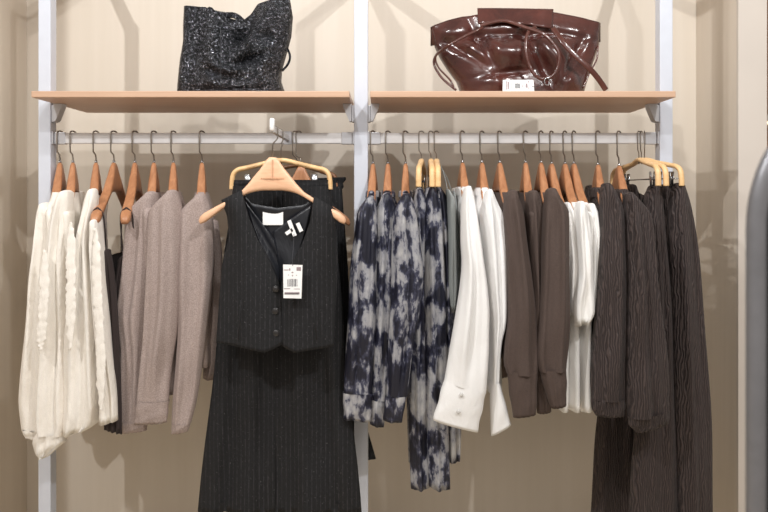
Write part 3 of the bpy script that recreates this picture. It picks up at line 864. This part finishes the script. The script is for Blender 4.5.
# left-hand front panel (as seen), side seam at u=0
bm = nb()
g = coons([(216, 343), (230, 345), (246, 349), (264, 353), (274, 349), (283, 344)],
          [(221, 200), (241.5, 190)],
          [(216, 343), (219, 300), (222, 264), (226, 250), (229, 236), (227, 216), (221, 200)],
          [(283, 344), (282, 320), (281, 300), (279, 283), (270, 262), (258, 240), (248, 215), (241.5, 190)], 26, 40)
sheet(bm, g, fy_front(-1)); link('front_panel', bm, M['pin'], vt)
bm = nb()
g = coons([(280.5, 345), (287, 349), (295, 353), (312, 350), (325, 348), (334, 346)],
          [(314, 196), (335.5, 209)],
          [(280.5, 345), (280.5, 320), (280, 300), (281, 283), (290, 265), (302, 244), (310, 222), (314, 196)],
          [(334, 346), (336, 300), (337.5, 262), (337, 248), (336, 235), (335.5, 222), (335.5, 209)], 26, 40)
f2 = fy_front(1)
sheet(bm, g, lambda u, v: f2(u, v) + .003); link('front_panel', bm, M['pin'], vt)
bm = nb()      # back with its satin lining showing in the neck
g = coons([(217, 338), (277, 340), (334, 340)],
          [(222, 200), (240, 191), (252, 204), (277, 208), (304, 205), (315, 197), (335, 209)],
          [(217, 338), (222, 264), (229, 236), (227, 216), (222, 200)], [(334, 340), (338, 262), (337, 235), (335, 222), (335, 209)], 36, 36)
sheet(bm, g, lambda u, v: YV + .016 - (.0 if v < .9 else (v - .9) * .12) + .0015 * math.sin(u * 17 + v * 4)); link('back_panel', bm, M['lining'], vt, label='black satin lining')
bm = nb()      # crumpled lining facings that fold in behind the neckline
g = coons([(276, 282), (279, 283)], [(244, 200), (275, 240)], [(276, 282), (262, 250), (244, 200)], [(279, 283), (279, 262), (275, 240)], 12, 18)
sheet(bm, g, lambda u, v: YV - .004 + .012 * u + .003 * math.sin(9 * v + 4 * u)); link('facing', bm, M['lining'], vt, label='black satin facing')
bm = nb()
g = coons([(280, 283), (283, 283)], [(272, 232), (313, 203)], [(280, 283), (277, 258), (272, 232)], [(283, 283), (300, 250), (313, 203)], 14, 18)
sheet(bm, g, lambda u, v: YV - .0 + .010 * (1 - u) + .003 * math.sin(8 * v + 5 * u)); link('facing', bm, M['lining'], vt, label='black satin facing')
for bx, by in ((275.6, 289), (275.2, 311), (275.8, 333)):
    bm = nb(); p = P(bx, by, YV - .030); disc(bm, p, .0095, .004)
    disc(bm, p + Vector((0, -.0015, 0)), .0065, .0022)
    link('button', bm, M['horn'], vt)
for xa, xb, ya, yb in ((241, 238, 300, 340), (312, 317, 300, 340)):    # darts
    bm = nb(); sweep(bm, [P(xa, ya, YV - .0438), P((xa + xb) / 2, (ya + yb) / 2, YV - .0428), P(xb, yb, YV - .0415)], .0013, seg=6); link('dart_seam', bm, M['black'], vt)
def strip(bm, a, b, w, Y, th=.0012):
    A, B = P(a[0], a[1], Y), P(b[0], b[1], Y); t = (B - A).normalized(); n = Vector((t.z, 0, -t.x)) * w
    lo = [bm.verts.new(q) for q in (A - n, A + n, B + n, B - n)]; hi = [bm.verts.new(q.co + Vector((0, -th, 0))) for q in lo]
    bm.faces.new(lo); bm.faces.new(hi); skin(bm, [lo, hi])
for a, b2, w in (((289, 220.5), (295, 236), .0055), ((297.5, 223), (301.5, 231.5), .0055), ((286, 234), (292.5, 229.5), .005)):
    bm = nb(); strip(bm, a, b2, w, YV - .008); link('care_label', bm, M['paper'], vt, False, label='small white sewn-in label')
bm = nb(); strip(bm, (273, 211), (273, 225), .029, YV + .010); link('size_label', bm, M['paper'], vt, False, label='blank white card label behind the neckline')
bm = nb(); sweep(bm, smooth_path([P(272, 186, YV + .004), P(272.5, 200, YV + .007), P(272, 212.5, YV + .008)], 5), .0007, seg=6); link('label_cord', bm, M['black'], vt)

# its price tag
YT = YV - .062
t = thing('price_tag', 'white price tag with a barcode hanging on the front of the waistcoat', 'price tag', P(292, 281, YT))
bm = nb(); qs = [P(283.2, 264.5, YT), P(302.5, 265, YT), P(301.5, 298.5, YT), P(283.5, 298, YT)]
lo = [bm.verts.new(q) for q in qs]; hi = [bm.verts.new(q + Vector((0, -.0012, 0))) for q in qs]
bm.faces.new(lo); bm.faces.new(hi); skin(bm, [lo, hi]); link('card', bm, M['paper'], t, False)
bm = nb(); rnd = random.Random(4)
x = 287.6
while x < 297:
    w = rnd.choice((.35, .5, .8)); strip(bm, (x, 279), (x, 286.5), w / 680, YT - .0013, .0003); x += w + rnd.choice((.5, .8))
link('barcode', bm, M['ink'], t, False, label='printed barcode')
bm = nb()
for (xa, xb, y, w) in ((284.2, 288.5, 270, .0012), (289, 290.4, 269.5, .003), (296.5, 301, 269, .005), (291.5, 293.4, 272.5, .0016), (288, 289, 275, .001), (292, 293, 275.5, .002), (296, 297, 275.2, .001),
                       (284, 290, 288.7, .001), (294, 300, 289, .0008), (284.5, 299.5, 293.2, .0026)):
    strip(bm, (xa, y), (xb, y), w, YT - .0013, .0003)
link('print', bm, M['red_ink'], t, False, label='small printed lines')
bm = nb(); strip(bm, (284.5, 294), (299, 294), .0012, YT - .0016, .0003); link('print', bm, M['ink'], t, False)
bm = nb(); sweep(bm, smooth_path([P(294, 234, YV - .012), P(293.5, 245, YV - .025), P(292.5, 258, YT + .006), P(292.8, 266, YT - .002)], 6), .0007, seg=6); link('cord', bm, M['ink'], t)

# pinstripe trousers behind the waistcoat, on a clip hanger hung on the arm
YA = -.02
zc = H - (161 - CY) / F * (2 + YA); c = Vector(((281 - CX) / F * (2 + YA), YA, zc))
clip_hanger(c.x, DXP, c, zc, 'light wooden clip hanger facing forward just behind the waistcoat hanger', M['clipwood'], .135, arm_hook(YA, c.x, zc, s=1))
t = thing('trousers', 'black pinstripe wide trousers hanging below the waistcoat', 'trousers', P(278, 185, YA))
bm = nb(); drape(bm, [(233, 186, 283, 186), (230, 215, 283, 215), (224, 260, 282, 260), (216, 345, 279, 345), (207, 430, 277, 430), (197.5, 511, 275, 513)], YA, .03, 4, .013, 101, dome=False); link('leg', bm, M['pin'], t)
bm = nb(); drape(bm, [(280, 186, 330, 186), (280, 215, 334, 215), (278, 260, 338, 260), (274, 345, 345, 345), (272, 430, 354, 430), (271, 513, 361, 512)], YA + .004, .03, 4, .013, 102, dome=False); link('leg', bm, M['pin'], t)
bm = nb(); drape(bm, [(233, 180, 330, 180), (232, 190, 331, 190)], YA, .016, 8, .003, 103, dome=False, ramp_in=0, step=3); link('waistband', bm, M['pin'], t)

# second waistcoat behind, on its own hanger from the rail
YB = .105
c = P(301, 166, YB)
def rail_hook(cx, cy, zn, X=-.276):
    d = Vector((0, -1, 0)); return hook_path(X, zn, d, off=(cx, cy, 0))
t = thing('coat_hanger', 'wooden hanger facing forward behind, its right tip showing past the waistcoat', 'hanger', c)
bm = nb(); hanger_mesh(bm, c, DXP, Vector((0, -1, 0)), .72); link('shoulder_bar', bm, M['hanger'], t)
bm = nb(); sweep(bm, rail_hook(c.x, c.y, c.z, -.279), .0018, seg=8); link('hook', bm, M['steel'], t, label='steel hook')
t = thing('waistcoat', 'second black waistcoat almost hidden behind the front suit', 'waistcoat', P(295, 270, YB))
bm = nb(); drape(bm, [(268, 196, 330, 199), (258, 210, 338, 212), (252, 240, 340, 240), (246, 290, 341, 290), (242, 335, 343, 335)], YB, .018, 5, .004, 111); link('body', bm, M['pin'], t)
# second trousers furthest back
YD = .205
c = P(297, 166, YD)
clip_hanger(c.x, DXP, c, c.z, 'dark wooden clip hanger furthest back behind the waistcoat', M['dwood'], .12, rail_hook(c.x, c.y, c.z, -.29))
t = thing('trousers', 'second black trousers at the back, one hem corner showing right of the middle post', 'trousers', P(300, 185, YD))
bm = nb(); drape(bm, [(256, 190, 303, 190), (254, 230, 303, 230), (250, 345, 304, 345), (246, 470, 300, 470)], YD, .02, 4, .005, 121, dome=False); link('leg', bm, M['pin'], t)
bm = nb(); drape(bm, [(299, 190, 342, 186), (300, 230, 345, 228), (302, 345, 353, 345), (302, 430, 366, 425), (302, 468, 376, 459)], YD, .02, 4, .005, 122, dome=False); link('leg', bm, M['pin'], t)
bm = nb(); drape(bm, [(256, 181, 346, 177), (257, 192, 342, 190)], YD, .018, 9, .006, 123, dome=False, ramp_in=0, step=3); link('waistband', bm, M['pin'], t)

# ------------------------------------------------------------------ bags
def bag_shell(bm, B, T, L, R, Y, dep, nu, nv, fn):
    """soft bag: front and back skins that meet along the sides and base, open mouth at the top"""
    g = coons(B, T, L, R, nu, nv)
    def row(sgn, j):
        out = []
        for i in range(nu + 1):
            u, v = i / nu, j / nv
            k = (max(0, 1 - (2 * u - 1) ** 4)) ** .5
            d = dep * k * (1 - .75 * v ** 1.5)
            y = Y + sgn * d
            if sgn < 0: y += fn(u, v) * k
            p = P(g[j][i][0], g[j][i][1], Y)          # shape kept in the bag's middle plane
            out.append(Vector((p.x, y, max(p.z, ZS1 + .0005))))
        return out
    rings = []
    for j in range(nv + 1):
        f, bk = row(-1, j), row(1, j)
        rings.append([bm.verts.new(p) for p in f + bk[-2:0:-1]])
    skin(bm, rings); bm.faces.new(rings[0])
    # inside of the mouth
    top = rings[-1]; cen = sum((v.co for v in top), Vector()) / len(top)
    inn = [bm.verts.new(v.co + Vector((0, (Y - v.co.y) * .4, -.012))) for v in top]
    inn2 = [bm.verts.new(v.co + Vector((0, 0, -.05))) for v in inn]
    skin(bm, [top, inn, inn2]); bm.faces.new(inn2)

def blob(u, v, cu, cv, su, sv, rot=0.0):
    x, y = u - cu, v - cv
    x, y = x * math.cos(rot) + y * math.sin(rot), -x * math.sin(rot) + y * math.cos(rot)
    return math.exp(-(x / su) ** 2 - (y / sv) ** 2)

YG = .15
k = (2 + YG) / 2.06          # outlines were read off the front face
def up(pts): return pts
t = thing('tote_bag', 'black crackled metallic leather bag slumped on the left shelf', 'bag', P(235, 91, YG) )
t.location.z = ZS1
yb = CY - .3165 * F / (2 + YG)
def fn(u, v):
    r = 0
    r -= .030 * blob(u, v, .36, .42, .09, .42, .15) + .026 * blob(u, v, .62, .60, .10, .25, -.5)
    r += .034 * blob(u, v, .50, .78, .12, .10, .2) + .030 * blob(u, v, .72, .40, .16, .05, .15) + .022 * blob(u, v, .38, .28, .08, .05, -.6)
    r -= .026 * blob(u, v, .85, .30, .06, .26, 0) + .030 * blob(u, v, .86, .82, .10, .16, .5) + .02 * blob(u, v, .55, .30, .16, .05, -.2)
    r += .02 * blob(u, v, .14, .6, .07, .5, 0) + .02 * blob(u, v, .80, .62, .05, .1, .8) + .014 * blob(u, v, .5, .06, .6, .04, 0)
    return r
bm = nb()
bag_shell(bm, [(177, yb), (287, yb)],
    [(184, 6), (207, 8), (212, 14), (222, 17), (236, 21), (244, 22), (252, 16), (259, 6), (268, 3), (281, -2), (290, -1)],
    [(177, yb), (178.5, 80), (180, 61), (183, 41), (183, 24), (184, 6)],
    [(287, yb), (281.5, 82), (282, 71), (288, 50), (291.5, 37), (293, 17), (290, -1)], YG, .075, 60, 48, fn)
link('bag_body', bm, M['crackle'], t)
bm = nb()
bag_back = [(207, 22), (209, 10), (214, 13), (224, 15), (234, 15.5), (241, 20), (246, 28)]
sweep(bm, smooth_path([P(q[0], q[1], YG + .03) for q in bag_back], 6), .010, .006, seg=12); link('back_rim', bm, M['crackle'], t)
bm = nb(); sweep(bm, smooth_path([P(287, 48, YG), P(290, 56, YG - .01), P(288, 64, YG - .01), (P(282, 71, YG - .005))], 8), .0022, .004, seg=10, up=(0, 1, 0)); link('handle', bm, M['crackle'], t)
bm = nb(); sweep(bm, smooth_path([P(220.5, 30, YG - .075), P(220.5, 45, YG - .09), P(220.5, 60, YG - .108), P(220.5, 74, YG - .11), P(220.5, 88, YG - .105)], 5), .0011, seg=6); link('seam', bm, M['black'], t)

YG = .14
yb = CY - .3165 * F / (2 + YG)
t = thing('handbag', 'burgundy glossy leather drawstring bag on the right shelf', 'bag', P(520, 91, YG)); t.location.z = ZS1
def fn(u, v):
    r = 0
    r -= .040 * blob(u, v, .40, .52, .22, .16, -.1) + .03 * blob(u, v, .72, .45, .10, .28, .2)
    r += .026 * blob(u, v, .27, .60, .035, .32, .12) + .028 * blob(u, v, .62, .40, .04, .40, .25) + .02 * blob(u, v, .5, .74, .5, .05, 0)
    r += .02 * blob(u, v, .84, .5, .03, .4, -.2) + .02 * blob(u, v, .12, .62, .03, .3, .4) + .014 * blob(u, v, .34, .25, .2, .04, .2)
    r -= .02 * blob(u, v, .25, .15, .12, .12, 0) + .018 * blob(u, v, .9, .75, .08, .12, 0) + .018 * blob(u, v, .08, .85, .08, .1, 0) + .02 * blob(u, v, .82, .15, .1, .1, 0)
    r += .004 * math.sin(u * 42 + v * 5) * blob(u, v, .5, .66, .6, .1)
    return r
bm = nb()
bag_shell(bm, [(462, yb), (582, yb)],
    [(430.5, 27), (446, 22), (462, 18), (478, 16), (500, 15), (530, 15), (553, 14), (575, 18), (600.5, 23)],
    [(462, yb), (456, 82), (447, 70), (440, 59), (434.5, 47), (430.5, 27)],
    [(582, yb), (588, 78), (593, 64), (599.5, 44.5), (600.5, 23)], YG, .085, 72, 44, fn)
link('bag_body', bm, M['burg'], t)
bm = nb()        # folded flap at the mouth
g = coons([(478, 24), (500, 22), (530, 25), (553, 29)], [(477.5, 8), (499, 8), (530, 8.5), (553.5, 9)], [(478, 24), (477.5, 8)], [(553, 29), (553.5, 9)], 30, 8)
sheet(bm, g, lambda u, v: YG - .05 + .03 * v + .004 * math.sin(u * 20), .006); link('flap', bm, M['burg'], t)
def cord(name, pts, r1, r2=None, lab=None, upv=(0, 1, 0)):
    bm = nb(); sweep(bm, smooth_path([P(x, y, Y) for x, y, Y in pts], 8), r2 or r1, r1, seg=10, up=upv if r2 else None); link(name, bm, M['burgs'], t, label=lab)
yf = YG - .125
cord('drawstring', [(484, 27, YG - .075), (478, 30, YG - .09), (462, 38, YG - .09), (446, 47, YG - .08), (437, 54, YG - .03), (434, 64, YG - .02), (442, 78, YG - .03), (456, 90, YG - .05)], .004, .0028)
cord('drawstring', [(470, 33, YG - .088), (455, 42, YG - .085), (441, 51, YG - .06), (435.5, 58, YG - .03), (439, 68, YG - .03), (450, 80, YG - .04), (454, 88, YG - .05)], .003)
cord('shoulder_strap', [(480, 26, YG - .08), (494, 22, YG - .085), (506, 21, YG - .09), (524, 27, YG - .10), (543, 34, YG - .115), (555, 46, YG - .12), (559.5, 57, YG - .122), (556, 72, YG - .12), (546, 79, YG - .122), (536, 76, YG - .124), (529, 64, YG - .122), (526, 48, YG - .12), (528, 33, YG - .105), (536, 27, YG - .09)], .0055, .003, 'long looped strap')
cord('shoulder_strap', [(553, 28, YG - .07), (563, 42, YG - .10), (575, 55, YG - .112), (588, 67, YG - .115), (597, 77, YG - .11), (606, 90, YG - .10)], .009, .003, 'flat strap end falling to the shelf')
cord('drawstring', [(598, 46, YG - .02), (596.5, 60, YG - .03), (590, 72, YG - .04), (583, 88, YG - .05)], .0028)
bm = nb(); pts = [P(547 + 2.6 * math.cos(a), 81.5, YG - .128) + Vector((0, .0, .011 * math.sin(a))) for a in [2 * PI * j / 16 for j in range(17)]]
sweep(bm, pts, .0014, seg=8); link('ring', bm, M['clip'], t, label='small metal ring')
# its tag
YT = .012
zt = ZS1 + .0008
t = thing('price_tag', 'white price tag leaning on the burgundy bag at the front of the shelf', 'price tag', P(518, 90, YT)); t.location.z = zt
def tg(u, v, off=0):          # a tilted card: v up
    a = Vector((P(502.6, 90, YT).x, YT, zt)); b2 = Vector((P(534.2, 90, YT).x, YT, zt))
    h = .0365
    return a + (b2 - a) * u + Vector((0, .012 * v + off, h * v)) + Vector((.003 * v * (1 - u), 0, 0))
def tquad(bm, u0, u1, v0, v1, off=0, th=.0012):
    lo = [bm.verts.new(tg(u, v, off)) for u, v in ((u0, v0), (u1, v0), (u1, v1), (u0, v1))]; hi = [bm.verts.new(q.co + Vector((0, -th, 0))) for q in lo]
    bm.faces.new(lo); bm.faces.new(hi); skin(bm, [lo, hi])
bm = nb(); tquad(bm, 0, 1, 0, 1); link('card', bm, M['paper'], t, False)
bm = nb()
for j in range(9): tquad(bm, .39, .56, .25 + j * .05, .25 + j * .05 + (.022 if j % 2 else .034), -.0013, .0003)
link('barcode', bm, M['ink'], t, False, label='printed barcode')
bm = nb()
for u0, u1, v0, v1 in ((.1, .13, .12, .9), (.15, .2, .15, .85), (.26, .28, .2, .9), (.62, .64, .3, .6), (.70, .73, .4, .5), (.74, .8, .3, .68), (.82, .85, .15, .35), (.82, .86, .75, .92)):
    tquad(bm, u0, u1, v0, v1, -.0013, .0003)
link('print', bm, M['red_ink'], t, False, label='small printed lines')
bm = nb(); sweep(bm, smooth_path([tg(.93, .45, -.002), tg(1.0, .4, -.002) + Vector((.006, .0, -.001)), P(545, 81, .02)], 5), .0009, seg=6); link('cord', bm, M['black'], t)

# ------------------------------------------------------------------ dark stand at the right edge, near the lens
YF = -.9
def stand():
    x0 = P(748, 600, YF).x; r = .12; rz = .19; zc = P(768, 230, YF).z; x1 = x0 + 2 * r; rt = .0135
    t = thing('display_stand', 'dark grey round-topped framed display stand cut off by the right edge', 'stand', ((x0 + x1) / 2, YF, 0))
    arc = [(x0 + rt, .02)] + [(x0 + rt, z) for z in (.3, .6, .9)]
    arc += [((x0 + x1) / 2 - (r - rt) * math.cos(PI * k / 28), zc + (rz - rt) * math.sin(PI * k / 28)) for k in range(29)] + [(x1 - rt, z) for z in (.9, .6, .3, .02)]
    bm = nb(); sweep(bm, [Vector((x, YF, z)) for x, z in arc], rt, .016, seg=16, up=(0, 1, 0)); link('frame', bm, M['rubber'], t)
    bm = nb(); A = [bm.verts.new((x, YF - .004, z)) for x, z in arc]; B = [bm.verts.new((x, YF + .006, z)) for x, z in arc]
    bm.faces.new(A); bm.faces.new(B); skin(bm, [A, B]); link('panel', bm, M['black'], t, False, label='black panel')
    bm = nb(); box(bm, (x0, YF - .14, 0), (x1, YF + .14, .02), .004); link('base', bm, M['rubber'], t, False)
stand()

# ------------------------------------------------------------------ light
def spot(x, y, z, tx, ty, tz, power, size=.04, angle=110, blend=.6, col=(1, 1, .995)):
    l = bpy.data.lights.new('ceiling_spot', 'SPOT'); l.energy = power; l.shadow_soft_size = size
    l.spot_size = math.radians(angle); l.spot_blend = blend; l.color = col
    o = bpy.data.objects.new('ceiling_spot', l); C.objects.link(o); o.location = (x, y, z)
    o.rotation_euler = (Vector((tx, ty, tz)) - Vector((x, y, z))).to_track_quat('-Z', 'Y').to_euler()
spot(-.33, -.82, H + 1.36, -.2, .5, H - .2, 30, .02, 125)
spot(.72, -.95, H + 1.40, .55, .5, H - .2, 20, .02, 125)
spot(-1.6, -2.1, H + 1.95, -.3, .2, H - .75, 165, .025, 84)
spot(1.2, -2.3, H + 1.95, .3, .2, H - .75, 160, .025, 84)
l = bpy.data.lights.new('soft_fill', 'AREA'); l.energy = 20; l.shape = 'RECTANGLE'; l.size = 3.0; l.size_y = 1.6; l.color = (1, .97, .95)  # added soft area fill for ambient light and bag reflections
o = bpy.data.objects.new('soft_fill', l); C.objects.link(o); o.location = (0, -3.0, H + 1.5)
o.rotation_euler = (Vector((0, .3, H - .4)) - Vector(o.location)).to_track_quat('-Z', 'Y').to_euler()
w = bpy.data.worlds.new('store'); bpy.context.scene.world = w; w.use_nodes = True
bg = w.node_tree.nodes['Background']; bg.inputs['Color'].default_value = (1, .90, .80, 1); bg.inputs['Strength'].default_value = .40

# ------------------------------------------------------------------ camera
cam = bpy.data.cameras.new('camera'); co = bpy.data.objects.new('camera', cam); C.objects.link(co)
co.location = (0, -2.0, H); co.rotation_euler = (PI / 2, 0, 0)
cam.sensor_width = 36; cam.lens = F / 768 * 36
cam.shift_x = (384 - CX) / 768; cam.shift_y = -(256 - CY) / 768
cam.clip_start = .05
cam.dof.use_dof = True; cam.dof.focus_distance = 2.0; cam.dof.aperture_fstop = 2.0
sc = bpy.context.scene; sc.camera = co
sc.view_settings.view_transform = 'Standard'; sc.view_settings.look = 'None'
sc.view_settings.gamma = 1; sc.view_settings.use_curve_mapping = False
sc.view_settings.exposure = 0.0
